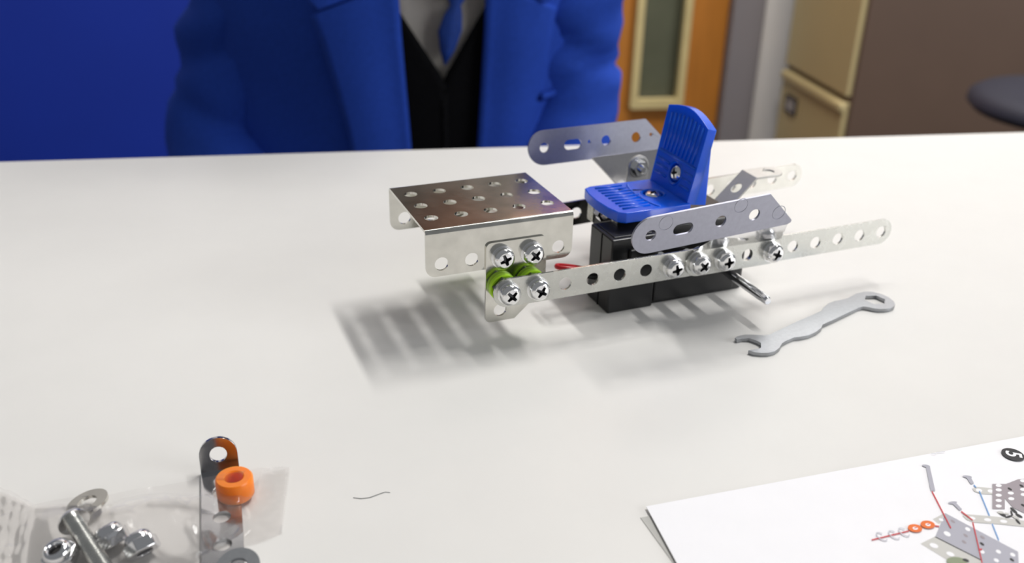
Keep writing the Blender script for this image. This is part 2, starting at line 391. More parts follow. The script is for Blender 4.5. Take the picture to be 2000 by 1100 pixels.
# shirt, tie, jumper, blazer
Z0P, Z1P = 560, 945
NR = 46
def rows(f, n=NR, z0=Z0P, z1=Z1P): return [f(z0 + (z1-z0)*i/(n-1)) for i in range(n)]
XV = -54                                            # centre of the V neck
ZV = WY(863, 157, 692).z + ZT
def shirt_row(z):
    r = []
    for k in range(25):
        x = XV-76 + 152*k/24; p = front(x, z, -6); p.y += max(0, z-ZT-150)*.25
        u = (x-XV)/76
        p.y += -2.2*math.sin(u*13 + (z-ZT)*.03) - 1.*math.sin(u*27+1)
        r.append(p)
    return r
MB().grid(rows(shirt_row, 40, ZV-6, 948)).build('shirt', shirtm, per, smooth=0, solid=1)
def jside(sgn):
    def f(z):
        up = max(0, z-ZV); inner = XV + sgn*min(88, up*(.62 if sgn < 0 else .58)) - (sgn*3 if z < ZV-2 else 0)
        outer = XV + sgn*92; r = []
        for k in range(14):
            x = inner + (outer-inner)*k/13; p = front(x, z, -1.5)
            p.y += wob(p, 3, .02, (1, 1, .5)); r.append(p)
        return r
    g = rows(f, 44, 575, ZV+140)
    return g if sgn > 0 else [list(reversed(r)) for r in g]
J = MB().grid(jside(1)).grid(jside(-1)); J.build('jumper', jumperm, per, smooth=0, solid=2.2)
# tie: blade showing inside the V, its knot above the picture
tl = [(-10, 880, 9), (-8, 800, 11), (-7, 765, 13)]
zt = WY(880, 20, 690).z+ZT; zb = WY(868, 128, 690).z+ZT; zm = WY(876, 62, 690).z+ZT
def tie_row(c, hw, z):
    r = []
    for k in range(7):
        x = c + hw*(k-3)/3; p = front(x, z, 0); p.y -= 2.5 - abs(k-3)*.6; r.append(p)
    return r
tx = lambda u, v: WY(u, v, 690).x
TR = [(tx(868, 128), .6, zb), (tx(873, 100), 5.0, WY(873, 100, 690).z+ZT), (tx(878, 62), 8.2, zm), (tx(884, 30), 6.2, WY(884, 30, 690).z+ZT), (tx(889, 12), 3.6, WY(889, 12, 690).z+ZT), (tx(891, 2), 5, WY(891, 2, 690).z+ZT), (tx(891, -14), 10, WY(891, -14, 690).z+ZT), (tx(892, -60), 12, WY(892, -60, 690).z+ZT)]
MB().grid([tie_row(*t) for t in TR]).build('tie', tiem, per, smooth=0, solid=1.2)
def edge_l(z):                                      # opening edges of the blazer (x)
    return WY(802, 300, 690).x + (z-ZT+95)*-.07 - max(0, z-ZT-90)*.3
def edge_r(z):
    return WY(930, 292, 690).x + (z-ZT+95)*.06 + max(0, z-ZT-90)*.3
def blazer_row(z):
    r = []; p0 = ph(edge_r(z), z); p1 = 2*PI + ph(edge_l(z), z); n = 84
    for k in range(n+1):
        f = p0 + (p1-p0)*k/n
        p = surf(f, z, 3.5)
        w1 = wob(p, 7, .011, (1, 1, .45), 3.1) + wob(p, 3, .028, (1, 1, .6), 8.7)
        d = Vector((math.sin(f), -math.cos(f), 0)); p += d*w1*min(1, k/6, (n-k)/6)
        r.append(p)
    return r
MB().grid(rows(blazer_row, 74, 545, 945)).build('blazer', blazer, per, smooth=0, solid=2.5)
def lapel(poly_o, poly_i, off=5.5, name='lapel', lift=9):
    """strip between two photo-height profiles on the chest: lists of (x, z) outer and inner"""
    def at(pl, t):
        L = [0]
        for a, b in zip(pl, pl[1:]): L.append(L[-1] + math.hypot(b[0]-a[0], b[1]-a[1]))
        d = t*L[-1]
        for k in range(len(pl)-1):
            if d <= L[k+1]+1e-9:
                u = (d-L[k])/max(1e-9, L[k+1]-L[k]); return (pl[k][0]+(pl[k+1][0]-pl[k][0])*u, pl[k][1]+(pl[k+1][1]-pl[k][1])*u)
        return pl[-1]
    P = []
    for i in range(40):
        (xo, zo), (xi, zi) = at(poly_o, i/39), at(poly_i, i/39); r = []
        for k in range(11):
            t = k/10; x = xo + (xi-xo)*t; z = zo + (zi-zo)*t; p = front(x, z, off + 3.5*math.sin(PI*min(1, t*1.2)) + lift*(1-t)**2); p.y += wob(p, 2, .02); r.append(p)
        P.append(r)
    return MB().grid(P).build(name, blazer, per, smooth=0, solid=3)
def pz(l): return [(WY(u, v, 690).x, WY(u, v, 690).z+ZT) for u, v in l]
lapel(pz([(612, 24), (634, 80), (660, 160), (684, 250), (700, 340), (706, 420)]), pz([(780, -40), (786, 60), (794, 160), (804, 290), (806, 420)]))
lapel(pz([(596, -160), (600, -60), (606, -4), (626, 14)]), pz([(760, -160), (770, -80), (722, -34), (700, -14)]), 5.0, 'collar')
lapel(pz([(1087, 26), (1076, 100), (1066, 180), (1050, 290), (1040, 420)]), pz([(950, -40), (946, 60), (940, 160), (932, 290), (930, 420)]), lift=3)
lapel(pz([(1100, -160), (1094, -60), (1080, -6), (1068, 14)]), pz([(965, -160), (958, -80), (990, -34), (1020, -14)]), 5.0, 'collar')
# breast pocket welt on the right-hand side
wl = pz([(1058, 210), (1148, 202)]); P = []
for i in range(4):
    P.append([front(wl[0][0] + (wl[1][0]-wl[0][0])*k/10, wl[0][1] + (wl[1][1]-wl[0][1])*k/10 + 3 - 6.5*i/3, 9.5 + (3 if i in (1, 2) else 0)) for k in range(11)])
MB().grid(P).build('pocket_welt', blazer, per, smooth=0, solid=1.5)
# sleeves
def sleeve(path, rad, seed, folds):
    n = 40; m = 60; P = []
    pv = [Vector(p) for p in path]
    for i in range(m):
        t = i/(m-1)*(len(pv)-1); k = min(int(t), len(pv)-2); u = t-k
        pm = pv[max(k-1, 0)]; p0 = pv[k]; p1 = pv[k+1]; p2 = pv[min(k+2, len(pv)-1)]
        c = .5*((2*p0) + (-pm+p1)*u + (2*pm-5*p0+4*p1-p2)*u*u + (-pm+3*p0-3*p1+p2)*u**3)
        d = (.5*((-pm+p1) + 2*(2*pm-5*p0+4*p1-p2)*u + 3*(-pm+3*p0-3*p1+p2)*u*u)).normalized()
        a = d.cross(Vector((0, 1, .2))).normalized(); b = d.cross(a).normalized(); r = rad[k] + (rad[k+1]-rad[k])*u; row = []
        for j in range(n):
            q = 2*PI*j/n; e = a*math.cos(q)+b*math.sin(q); p = c + e*r
            dd = wob(p, 5.5, .014, (1, 1, 1.2), seed) + wob(p, 2.6, .035, (.7, 1, 1.5), seed+4)
            for (fz, sl, am, wd_) in folds:
                dd += am*math.exp(-(((p.z-ZT) - fz - sl*(p.x-c.x))/wd_)**2)
            row.append(p + e*dd)
        P.append(row)
    return MB().grid(P, True).build('sleeve', blazer, per, smooth=0, solid=2.5)
sleeve([(XC-82, YC+6, 945), (XC-94, YC+5, 830), (XC-102, YC, 745), (XC-136, YC-8, 645), (XC-124, YC-60, 585), (XC-100, YC-135, 552)], [50, 50, 52, 52, 44, 36], 2.0,
       [(-5, .5, -7, 9), (25, .6, 5, 10), (-62, -.3, -5, 8)])
sleeve([(XC+104, YC+6, 945), (XC+124, YC+5, 830), (XC+131, YC, 740), (XC+130, YC-6, 650), (XC+122, YC-60, 585), (XC+98, YC-135, 552)], [48, 48, 48, 49, 44, 36], 5.0,
       [(2, -.5, -9, 7), (-30, .5, -5, 8), (22, .4, 4, 9)])
for o in per.children: pass

# ================================================================== TOY VEHICLE  (own frame: mm, X along the strips, Y away, Z=0 on strip axis, table at Z=-18)
car = empty('toy_vehicle', 'half-built metal construction toy vehicle with blue seat on the white table', 'toy', (-0.00108, 0.27132, TABLE), YAW)
UP = T4(0, 0, 18)
def part(mb, name, m, parent=car, **k):
    mb.v = [(x, y, z+18) for x, y, z in mb.v]
    return mb.build(name, m, parent, **k)
def vplate(mb, outline, holes, t, yfront, z=0.):
    """upright sheet in XZ, front face (towards -Y) at yfront"""
    return mb.plate(outline, holes, t, T4(0, yfront+t, z) @ XZ)
HR = 2.25
# --- screw prototype: pan head with a real cross recess, split washer under it, shank behind.  Head looks along +Z.
def cross(r, w_): return [(r, -w_), (r, w_), (w_*1.5, w_*1.5), (w_, r), (-w_, r), (-w_*1.5, w_*1.5), (-r, w_), (-r, -w_), (-w_*1.5, -w_*1.5), (-w_, -r), (w_, -r), (w_*1.5, -w_*1.5)]
def screw_mesh(shank):
    m = MB().lathe([(3.45, 0), (3.5, .9), (3.35, 1.5), (2.95, 2.0), (2.45, 2.3)], None, 32)
    n = 32; rim = [(2.45*math.cos(2*PI*i/n), 2.45*math.sin(2*PI*i/n)) for i in range(n)]; cr = cross(1.95, .42)
    pts = rim + cr; zz = lambda p: 2.62 - .32*(p[0]**2+p[1]**2)/6.0
    f = []
    for a, b, c in tessellate_polygon([[Vector((x, y, 0)) for x, y in rim], [Vector((x, y, 0)) for x, y in cr]]):
        A, B, C = pts[a], pts[b], pts[c]
        if (B[0]-A[0])*(C[1]-A[1]) - (B[1]-A[1])*(C[0]-A[0]) < 0: b, c = c, b
        f.append((a, b, c))
    m.add([(x, y, zz((x, y))) for x, y in pts], f)
    nrec0 = len(m.f)
    k = len(cr); lo = [(x*.6, y*.6, 1.05) for x, y in cr]
    m.add([(x, y, zz((x, y))) for x, y in cr] + lo, [(i, i+k, (i+1) % k+k, (i+1) % k) for i in range(k)] + [tuple(range(k, 2*k))])
    nrec1 = len(m.f)
    if shank: m.lathe([(0, -shank), (1.7, -shank), (1.95, -shank+.4)] + [q for i in range(int(shank/.7)) for q in ((1.95, -shank+.5+.7*i), (1.65, -shank+.85+.7*i))] + [(1.95, 0)], None, 16)
    me = m.mesh('screw'); me.materials.append(screwm); me.materials.append(recm)
    for i in range(nrec0, nrec1): me.polygons[i].material_index = 1
    for p in me.polygons: p.use_smooth = True
    me.set_sharp_from_angle(angle=math.radians(35)); return me
nutm = mat('dark_nut_steel', (120, 122, 126), .25, 1)
recm = mat('recess_shade_steel', (84, 85, 88), .4, 1)  # darker screw steel: shade inside the cross recess put into the colour
SCREW = screw_mesh(6); SCREWL = screw_mesh(10)
wm = MB().lathe([(2.1, 0), (3.85, 0), (3.85, .75), (2.1, .75)], None, 32, True).lathe([(2.1, .75), (3.6, .75), (3.6, 1.35), (2.1, 1.35)], None, 32, True)
WASH = wm.mesh('washer'); WASH.materials.append(screwm)
for p in WASH.polygons: p.use_smooth = True
WASH.set_sharp_from_angle(angle=math.radians(35))
FACE_Y = Matrix.Rotation(PI/2, 4, 'X')              # +Z -> -Y (towards the camera)
def mmM(M):
    M = M.copy(); M.translation = M.translation*MM; return M
def screw(x, y, z, rot, long=False, parent=car, M=None, washer=True):
    base = (UP @ T4(x, y, z) @ FACE_Y) if M is None else UP @ M
    s_ = put('screw', SCREWL if long else SCREW, parent, mmM(base @ T4(0, 0, 1.35 if washer else 0) @ Matrix.Rotation(rot, 4, 'Z')))
    if washer: put('washer', WASH, s_, mmM(T4(0, 0, -1.35)))
    return s_
def hexnut_mb(M, af=3.5, h=2.8, bore=1.9):
    m = MB(); r = af/math.cos(PI/6)
    m.plate([(r*math.cos(PI/3*i), r*math.sin(PI/3*i)) for i in range(6)], [circ(0, 0, bore, 16)], h, M); return m

# --- channel plate (top with 5x3 holes, two flanges)
x0, x1, yf, yb, zt, zl, t = -25.2, 24.8, 6.2, 47.0, 22.2, 6.4, .8
ch = MB(); r = 1.4
ch.plate(rrect(x0, x1, yf+r, yb-r, 0), [circ(-20.1+10*i, 16.1+11*j, HR) for i in range(5) for j in range(3)], t, T4(0, 0, zt-t))
fo = rrect(x0, x1, zl, zt-r, [3.2, 3.2, 0, 0])
vplate(ch, fo, [circ(-20.1+10*i, 10.6, HR) for i in range(5)], t, yf)
vplate(ch, fo, [circ(-20.1+10*i, 10.6, HR) for i in range(5)], t, yb-t)
for (cy, a0, a1) in ((yf+r, PI, PI/2), (yb-r, PI/2, 0)):
    P = []
    for i in range(7):
        a = a0 + (a1-a0)*i/6
        P.append([(xx, cy+rr*math.cos(a), zt-r+rr*math.sin(a)) for xx, rr in ((x0, r), (x1, r), (x1, r-t), (x0, r-t))])
    ch.grid(P, True)
part(ch, 'channel_plate', mirror, smooth=35)
# --- connector plate in front of the flange, one corner cut off
cp = MB(); YP = yf-.8
vplate(cp, [(x, z) for x, z in rrect(-5.6, 15.3, -12.6, 15.6, [1.8, 0, 1.8, 1.8]) if not (x > 6 and z < 0)][:6] + [(4.6, -12.6), (14.9, -3.2), (15.3, -2.2)] + [(x, z) for x, z in rrect(-5.6, 15.3, -12.6, 15.6, [1.8, 0, 1.8, 1.8]) if z > 0],
       [circ(-.5, -8.6, HR)], .8, YP)
part(cp, 'connector_plate', mirror, smooth=35)
screw(-.3, YP, 10.6, .35); screw(9.9, YP, 10.6, .75)
# --- strips
def strip(n, tilt=0.):
    return slot(0, 10*(n-1), 0, 4.95), [circ(10*i, 0, HR) for i in range(n)]
so, sh = strip(8); m = MB(); vplate(m, so, sh, .8, 0); part(m, 'perforated_strip', zinc, smooth=35, bevel=.12)
so2 = [(x+80, z) for x, z in slot(0, 70, 0, 4.95)]
so2 = [(80-4.9, -4.95)] + [p for p in so2 if p[0] > 85] + [(80-4.9, 4.95)]
m = MB(); vplate(m, so2, [circ(80+10*i, 0, HR) for i in range(8)], .8, 0); part(m, 'perforated_strip', zinc, smooth=35, bevel=.12)
fa, fh = strip(16); m = MB()
m.plate(fa, fh, .8, T4(0, 54.8, -1.6) @ Matrix.Rotation(-math.radians(2.1), 4, 'Y') @ XZ)
part(m, 'perforated_strip', mirror, smooth=35, bevel=.12)
# spacers between strip and connector plate: lime sleeves on dark nuts
for x in (0, 10):
    sp = MB().lathe([(2.1, 0), (4.2, 0), (4.4, .25), (4.4, .85), (4.2, 1.1), (2.1, 1.1)], T4(x, .8, 0) @ Matrix.Rotation(-PI/2, 4, 'X'), 28, True)
    part(sp, 'lime_spacer', lime, smooth=35)
    part(MB().lathe([(2.1, 0), (4.4, 0), (4.7, .3), (4.7, 1.7), (2.1, 1.7)], T4(x, 3.65, 0) @ Matrix.Rotation(-PI/2, 4, 'X'), 28, True), 'lime_spacer', lime, smooth=35)
    part(hexnut_mb(T4(x, 1.9, 0) @ Matrix.Rotation(-PI/2, 4, 'X') @ Matrix.Rotation(.3, 4, 'Z'), 3.75, 1.75), 'nut', nutm, smooth=30)
screw(-.1, 0, .3, .75); screw(10, 0, .2, 1.0)
# far side of the channel: the same joint
cp2 = MB(); vplate(cp2, rrect(-5.6, 15.3, -5, 15.6, 1.8), [circ(-.5, 0, HR)], .8, yb+.1); part(cp2, 'connector_plate', mirror, smooth=35)
for x in (0, 10):
    sp = MB().lathe([(2.1, 0), (4.3, 0), (4.3, 5.6), (2.1, 5.6)], T4(x, 48.0, -1.6) @ Matrix.Rotation(-PI/2, 4, 'X'), 24, True); part(sp, 'lime_spacer', lime, smooth=35)
# --- motor box
bx = MB(); bx.plate(rrect(56.5, 97, 8.2, 46, [1.2, 2.5, 1.5, 1.2]), [], 21.5, T4(0, 0, -18))
box = part(bx, 'motor_box', blackp, smooth=35, bevel=.5)
def boxpart(name, m_, *a, bevel=.5, par=box): return part(MB().box(*a), name, m_, par, bevel=bevel)
boxpart('front_block', blackp, 40.0, 57.6, 6.4, 22.5, -18, 9.6)
boxpart('cover', blackp, 41.6, 56.2, 8.2, 21.4, 9.4, 9.9, bevel=.15)
boxpart('side_ridge', blackp, 46.5, 57.6, 5.2, 8.2, -.5, 5.6)
boxpart('end_seam', darkp, 39.75, 40.4, 13.9, 14.2, -17.8, 9.4, bevel=0)
boxpart('side_panel', blackp, 58.6, 92, 7.5, 9.5, -17, 1)
boxpart('rear_block', blackp, 60, 95, 12, 44, 3.3, 9.4)
boxpart('rear_lug', blackp, 94, 100, 18, 24, 3.0, 10.2, bevel=1.2)
boxpart('motor_end', blackp, 51, 60, 24, 42, -2, 9.0)
# wires
def wire(pts, m_):
    P = [Vector(p) for p in pts]; out_ = []
    for i in range(len(P)-1):
        for k in range(6):
            u = k/6; a, b, c, d = P[max(i-1, 0)], P[i], P[i+1], P[min(i+2, len(P)-1)]
            out_.append(.5*((2*b)+(-a+c)*u+(2*a-5*b+4*c-d)*u*u+(-a+3*b-3*c+d)*u**3))
    out_.append(P[-1]); return MB().tube(out_, .85, 8)
part(wire([(40.2, 14.5, -4.5), (36, 13.5, -3.6), (31, 13, -2.2), (26.5, 13.5, -1.5), (24.6, 16, -1.8), (26.5, 18.5, -2.6), (33, 19, -4.5), (40.2, 19, -7)], redw), 'red_wire', redw, smooth=0)
part(wire([(40.2, 12.5, -6), (36, 12, -5.2), (31, 12, -4.2), (27.5, 12.8, -3.6), (26.5, 15, -3.8), (29, 17, -5), (40.2, 17.5, -9)], darkp), 'black_wire', darkp, smooth=0)
# screws along the near strip
screw(60, 0, 0, .2, True); screw(70, -.9, .1, .75, True); screw(80, -.9, 0, .1, True); screw(100, -.9, 0, 1.2)
# --- axle
ax = MB().lathe([(0, 0), (1.15, 0), (1.5, .5), (1.5, 3.2), (1.62, 4), (1.62, 62), (0, 62)], T4(87.0, -19.2, -8.8) @ Matrix.Rotation(-PI/2, 4, 'X'), 24)
part(ax, 'axle', chrome, smooth=35)
# --- seat
SZ = 16.2; seat = None
def ribs(mb, lst):
    for p0, p1, r_ in lst:
        mb.tube([p0, p1], r_, 8)
sb = MB()
base_o = [(73.5, 12.6), (73.5, 39.9), (48, 40.2), (45.2, 38.8), (44.2, 34), (43.8, 27), (44.4, 19), (45.6, 14.4), (48, 12.4)]
sb.plate(base_o, [circ(66.0, 26.0, 3.6, 24)], 3.8, T4(0, 0, SZ-3.8))
sb.add([(66+3.6*math.cos(a), 26+3.6*math.sin(a), SZ-1.6) for a in [2*PI*i/24 for i in range(24)]], [tuple(range(24))])
seat = part(sb, 'seat_base', bluep, smooth=35, bevel=.7, seg=3)
for k in range(9):
    y = 16.4 + 2.6*k
    rb = MB().tube([(48.6, y, SZ-.1), (60.6-abs(y-27)*.12, y, SZ-.1)], .55, 8); part(rb, 'rib', bluep, seat, smooth=0)
part(MB().tube([(61.6+3.4*math.cos(a)*0 - 2.6*math.sin(a)+.8, 26+11.5*math.cos(a), SZ-.1) for a in [PI*i/14 for i in range(15)]], .5, 8), 'ridge', bluep, seat, smooth=0)
# backrest leaning back: local frame u across (Y), w up, thickness towards +X
lean = math.radians(12)
BM = Matrix(((0, math.sin(lean), -math.cos(lean), 72.3), (-1, 0, 0, 26.8), (0, math.cos(lean), math.sin(lean), SZ-.4), (0, 0, 0, 1)))   # local x -> -Y, y -> up, z -> front (-X)
bo = [(-12.8, 0), (13.0, 0), (12.6, 27.0)] + [(12.6-26.8*i/10, 27.0+3.0*math.sin(PI*i/10)+.15*i) for i in range(1, 10)] + [(-14.2, 28.6)]
bk = MB(); bk.plate(bo, [circ(1.2, 7.6, 3.5, 24)], 3.6, BM @ T4(0, 0, -3.8))
bk.add([(1.2+3.5*math.cos(a), 7.6+3.5*math.sin(a), -1.9) for a in [2*PI*i/24 for i in range(24)]], [tuple(range(24))], BM)
wedge = [BM @ Vector(q) for q in ((-12.6, 0, -3.4), (12.9, 0, -3.4), (12.7, 22, -3.4), (-13.6, 22, -3.4), (-12.2, .2, -8.6), (12.5, .2, -8.6))]
bk.add(wedge, [(0, 1, 2, 3), (4, 0, 3), (1, 5, 2), (5, 4, 3, 2), (0, 4, 5, 1)])
back = part(bk, 'backrest', bluep, smooth=35, bevel=.8, seg=3)
for k in range(9):
    u = -10.4 + 2.6*k; s_ = 1+.012*k
    part(MB().tube([BM @ Vector((u*.93, 13.6, -.25)), BM @ Vector((u*.99, 26.2+1.6*math.cos(u*.12), -.25))], .55, 8), 'rib', bluep, back, smooth=0)
part(MB().tube([BM @ Vector((-11.6, 12.6, -.25)), BM @ Vector((12, 12.6, -.25))], .55, 8), 'ridge', bluep, back, smooth=0)
for q in (4.6, 7.2, 9.6):
    for (a, b) in ((-11.5, -3.6), (6, 12)):
        part(MB().tube([BM @ Vector((a, q, -.25)), BM @ Vector((b, q, -.25))], .5, 8), 'rib', bluep, back, smooth=0)
part(MB().lathe([(3.5, -1.8), (3.6, 0), (4.1, .35), (4.6, 0), (4.6, -1)], BM @ T4(1.2, 7.6, -.2), 28), 'collar', bluep, back, smooth=40)
part(MB().lathe([(3.6, -1.6), (3.7, 0), (4.2, .3), (4.7, 0), (4.7, -1)], T4(66, 26, SZ), 28), 'collar', bluep, seat, smooth=40)
def pscrew(M, par): return put('screw', SCREW, par, mmM(M))
pscrew(UP @ T4(66, 26, SZ-1.6) @ Matrix.Rotation(.5, 4, 'Z') @ Matrix.Scale(.86, 4), seat)
pscrew(UP @ BM @ T4(1.2, 7.6, -1.9) @ Matrix.Rotation(.4, 4, 'Z') @ Matrix.Scale(.86, 4), back)
# seat bracket under the base: bent steel with a bolt and nut
sbk = MB().box(46.6, 60, 17, 38.5, 11.3, 12.3).box(46.6, 47.4, 34, 38.5, 4.5, 11.4).box(46.6, 47.4, 17, 20, 9.8, 11.4)
part(sbk, 'seat_bracket', zinc, bevel=.2)
part(hexnut_mb(T4(49.3, 33.2, 9.0) @ Matrix.Rotation(PI/2, 4, 'X'), 2.6, 3.4), 'nut', screwm, smooth=30)
part(MB().tube([(52, 27, 8.5), (60, 27, 8.5)], 2.6, 16), 'motor_shaft', chrome, smooth=40)
# --- side arms (mudguard brackets): plate, sloping flange, foot
def arm_outline(k=1.): return [(6.65*math.cos(PI/2+PI*i/14), 6.65*math.sin(PI/2+PI*i/14)) for i in range(15)] + [(55.4*k, -6.65), (56.8*k, -6.1), (57*k, -5.2), (45.6*k, 6.65)]
def arm_holes(k=1.): return [circ(0, 0, 1.9), slot(10.7*k, 14.2*k, 0, 2.0), circ(27.3*k, 0, 2.05), circ(41*k, -.1, 2.05)]
# near arm, leaning outwards at the top
nl = math.radians(8)
NM = T4(42.4, -13.2, 19.2) @ Matrix.Rotation(-math.radians(2.9), 4, 'Y') @ Matrix.Rotation(nl, 4, 'X') @ T4(0, .8, 0) @ XZ
na = MB().plate(arm_outline(.955), arm_holes(.94), .8, NM); arm = part(na, 'side_arm', satin, smooth=35, bevel=.12)
for (a, b) in ((5.0, 3.5), (32.6, 4.5), (48.4, -1.2)):
    part(MB().lathe([(2.35, .79), (2.42, .9), (2.52, .9), (2.6, .79)], NM @ T4(a, b, 0), 28), 'pressed_ring', satin, arm, smooth=30)
def flange(mb, p, thick=.8):
    """bent sheet through four corners (outer left, outer right, inner right, inner left)"""
    a, b, c, d = [Vector(q) for q in p]; n = (b-a).cross(d-a).normalized()*thick
    return mb.add([a, b, c, d, a+n, b+n, c+n, d+n], [(0, 1, 2, 3), (7, 6, 5, 4), (0, 4, 5, 1), (1, 5, 6, 2), (2, 6, 7, 3), (3, 7, 4, 0)])
A1 = NM @ Vector((25, -6.4, .1)); A2 = NM @ Vector((54, -6.2, .1))
fl_ = MB(); flange(fl_, [A1, A2, (103.5, -.9, 4.2), (67.5, -.9, 4.8)])
part(fl_, 'flange', chrome, arm)
ft = MB(); vplate(ft, slot(70, 100, 0, 4.95), [circ(70+10*i, 0, HR) for i in range(4)], .8, -.85); part(ft, 'foot_strip', zinc, arm, smooth=35, bevel=.12)
# far arm
fl2 = math.radians(-9)
FM = T4(41.8, 67.5, 22.9) @ Matrix.Rotation(-math.radians(.6), 4, 'Y') @ Matrix.Rotation(fl2, 4, 'X') @ T4(0, .8, 0) @ XZ
fo_ = arm_outline(.97)
fa_ = MB().plate(fo_, arm_holes(.97) + [circ(19.2, .3, .75, 10), circ(46.5, .3, .75, 10)], .8, FM); farm = part(fa_, 'side_arm', satin, smooth=35, bevel=.12)
B1 = FM @ Vector((20, -6.4, .6)); B2 = FM @ Vector((56, -6.2, .6))
f2 = MB(); flange(f2, [B1, (71, 56.5, 5.5), (100, 56.5, 6.0), B2]); part(f2, 'flange', flangem, farm)
# upright lug with nut beside the far flange
lg = MB(); vplate(lg, [(-4.6, -14), (4.6, -14)] + [(4.6*math.cos(PI*i/14), 4.6*math.sin(PI*i/14)) for i in range(15)], [circ(0, 0, 1.9)], .8, 0)
lg.v = [tuple(T4(75.2, 53.2, 16.2) @ Vector(p)) for p in lg.v]
lug = part(lg, 'upright_lug', dull, smooth=35, bevel=.1)
NB = T4(75.2, 53.2, 16.2) @ FACE_Y
part(MB().lathe([(1.9, 0), (3.9, 0), (3.9, .7), (1.9, .7)], NB, 28, True), 'washer', screwm, lug, smooth=35)
part(hexnut_mb(NB @ T4(0, 0, .7), 2.7, 2.2, 1.4), 'nut', screwm, lug, smooth=30)
part(MB().lathe([(0, 4.4), (1.1, 4.4), (1.5, 4.0), (1.5, -1), (0, -1)], NB, 16), 'bolt_end', screwm, lug, smooth=35)
# --- bent strip behind the seat
bs = MB()
def bent(y0, y1):
    # slanted leg
    L1 = Vector((17.0, 0, 0)); ang = math.radians(44)
    M1 = T4(97.0, y0, 4.2) @ Matrix.Rotation(-ang, 4, 'Y')
    wdt = y1-y0
    bs.plate([(0, 0), (18.2, 0), (18.2, wdt), (0, wdt)], [circ(11.2, wdt/2, 2.2)], .8, M1)
    e = M1 @ Vector((18.0, 0, 0)); M2 = T4(e.x-.3, y0, e.z) 
    bs.plate([(0, 0)] + [(9+wdt/2*math.sin(PI*i/12), wdt/2-wdt/2*math.cos(PI*i/12)) for i in range(13)] + [(0, wdt)], [circ(8.6, wdt/2, 2.2)], .8, M2)
bent(25.0, 34.6)
part(bs, 'bent_strip', dull, smooth=35, bevel=.12)

# ================================================================== SPANNER
pts = [(85,665),(100,652),(130,640),(200,628),(300,630),(400,634),(460,629),(560,580),(750,490),(900,425),(1020,372),(1050,330),(1100,290),(1160,265),(1240,250),(1310,232),(1400,184),(1480,163),(1580,163),(1680,188),(1760,225),(1810,268),(1825,300),(1810,325),(1770,342),(1720,350),(1650,352),(1590,345),(1530,330),(1480,324),(1430,334),(1300,398),(1150,470),(1040,520),(1025,555),(970,597),(890,632),(800,652),(730,657),(650,692),(600,722),(570,772),(520,808),(450,826),(370,828),(290,820),(230,800),(290,788),(350,780),(368,768),(365,718),(330,698),(245,668),(170,668),(110,682)]
PX = [(1420+x/5.556, 540+y/5.556) for x, y in pts]
o_ = [tuple(W(u, v, 1.5))[:2] for u, v in PX]
hc = W(1420+1606/5.556, 540+249/5.556, 1.5)
sp_ = MB().plate(o_, [[(hc.x+3.75*math.cos(PI/3*i+.12), hc.y+3.75*math.sin(PI/3*i+.12)) for i in range(6)]], 1.35, T4(0, 0, 720.05))
tag(sp_.build('spanner', spanm, smooth=40, bevel=.2), 'small flat steel spanner lying on the table beside the vehicle', 'spanner')

# ================================================================== INSTRUCTION SHEET
sh_ = empty('instruction_sheet', 'white folded instruction sheet with printed step 5 drawing', 'paper')
HP = .8
def prow(n, a, b, h): return [a + (b-a)*i/(n-1) for i in range(n)]
c0, c1, c2 = W(1262, 989, HP), W(2000, 852, HP), W(1322, 1100, HP)
ux = (c1-c0).normalized(); uy = (c2-c0); uy = (uy - ux*uy.dot(ux)).normalized()
sk_ = (c2-c0).normalized()
PL, PWd = 175, 110
MB().plate([tuple(c0)[:2], tuple(c0+sk_*PWd)[:2], tuple(c0+sk_*PWd+ux*PL)[:2], tuple(c0+ux*PL)[:2]], [], .12, T4(0, 0, 720+HP-.14)).build('front_page', paper, sh_)
b0 = W(1251, 1011, .2); bd_ = (W(1306, 1087, .2)-b0).normalized()
MB().plate([tuple(b0)[:2], tuple(b0+bd_*PWd)[:2], tuple(b0+bd_*PWd+ux*PL)[:2], tuple(b0+ux*PL)[:2]], [], .12, T4(0, 0, 720.04)).build('back_page', paper_under, sh_)
LAY = [0]
def pr(name, pts, m_, lift=None):
    """flat print lying on the page: photo-traced polygon put on the page plane"""
    LAY[0] += 1; h = HP + .012*LAY[0]*.25 + .01
    P = [W(u, v, HP) for u, v in pts]
    lp = [(p.x, p.y) for p in P]
    tri = tessellate_polygon([[Vector((x, y, 0)) for x, y in lp]]); f = []
    for a, b, c in tri:
        if (lp[b][0]-lp[a][0])*(lp[c][1]-lp[a][1]) - (lp[b][1]-lp[a][1])*(lp[c][0]-lp[a][0]) < 0: b, c = c, b
        f.append((a, b, c))
    return MB().add([(x, y, 720+h) for x, y in lp], f).build(name, m_, sh_)
def Z5(l): return [(1690+x/5., 880+y/5.) for x, y in l]       # page notes taken at five times enlargement
def ln(a, b, w_): 
    (xa, ya), (xb, yb_) = a, b; L = math.hypot(xb-xa, yb_-ya); nx_, ny_ = -(yb_-ya)/L*w_/2, (xb-xa)/L*w_/2
    return [(xa+nx_, ya+ny_), (xb+nx_, yb_+ny_), (xb-nx_, yb_-ny_), (xa-nx_, ya-ny_)]
def el(x, y, rx, ry, rot=0., n=18):
    c, s = math.cos(rot), math.sin(rot)
    return [(x + rx*math.cos(2*PI*i/n)*c - ry*math.sin(2*PI*i/n)*s, y + rx*math.cos(2*PI*i/n)*s + ry*math.sin(2*PI*i/n)*c) for i in range(n)]
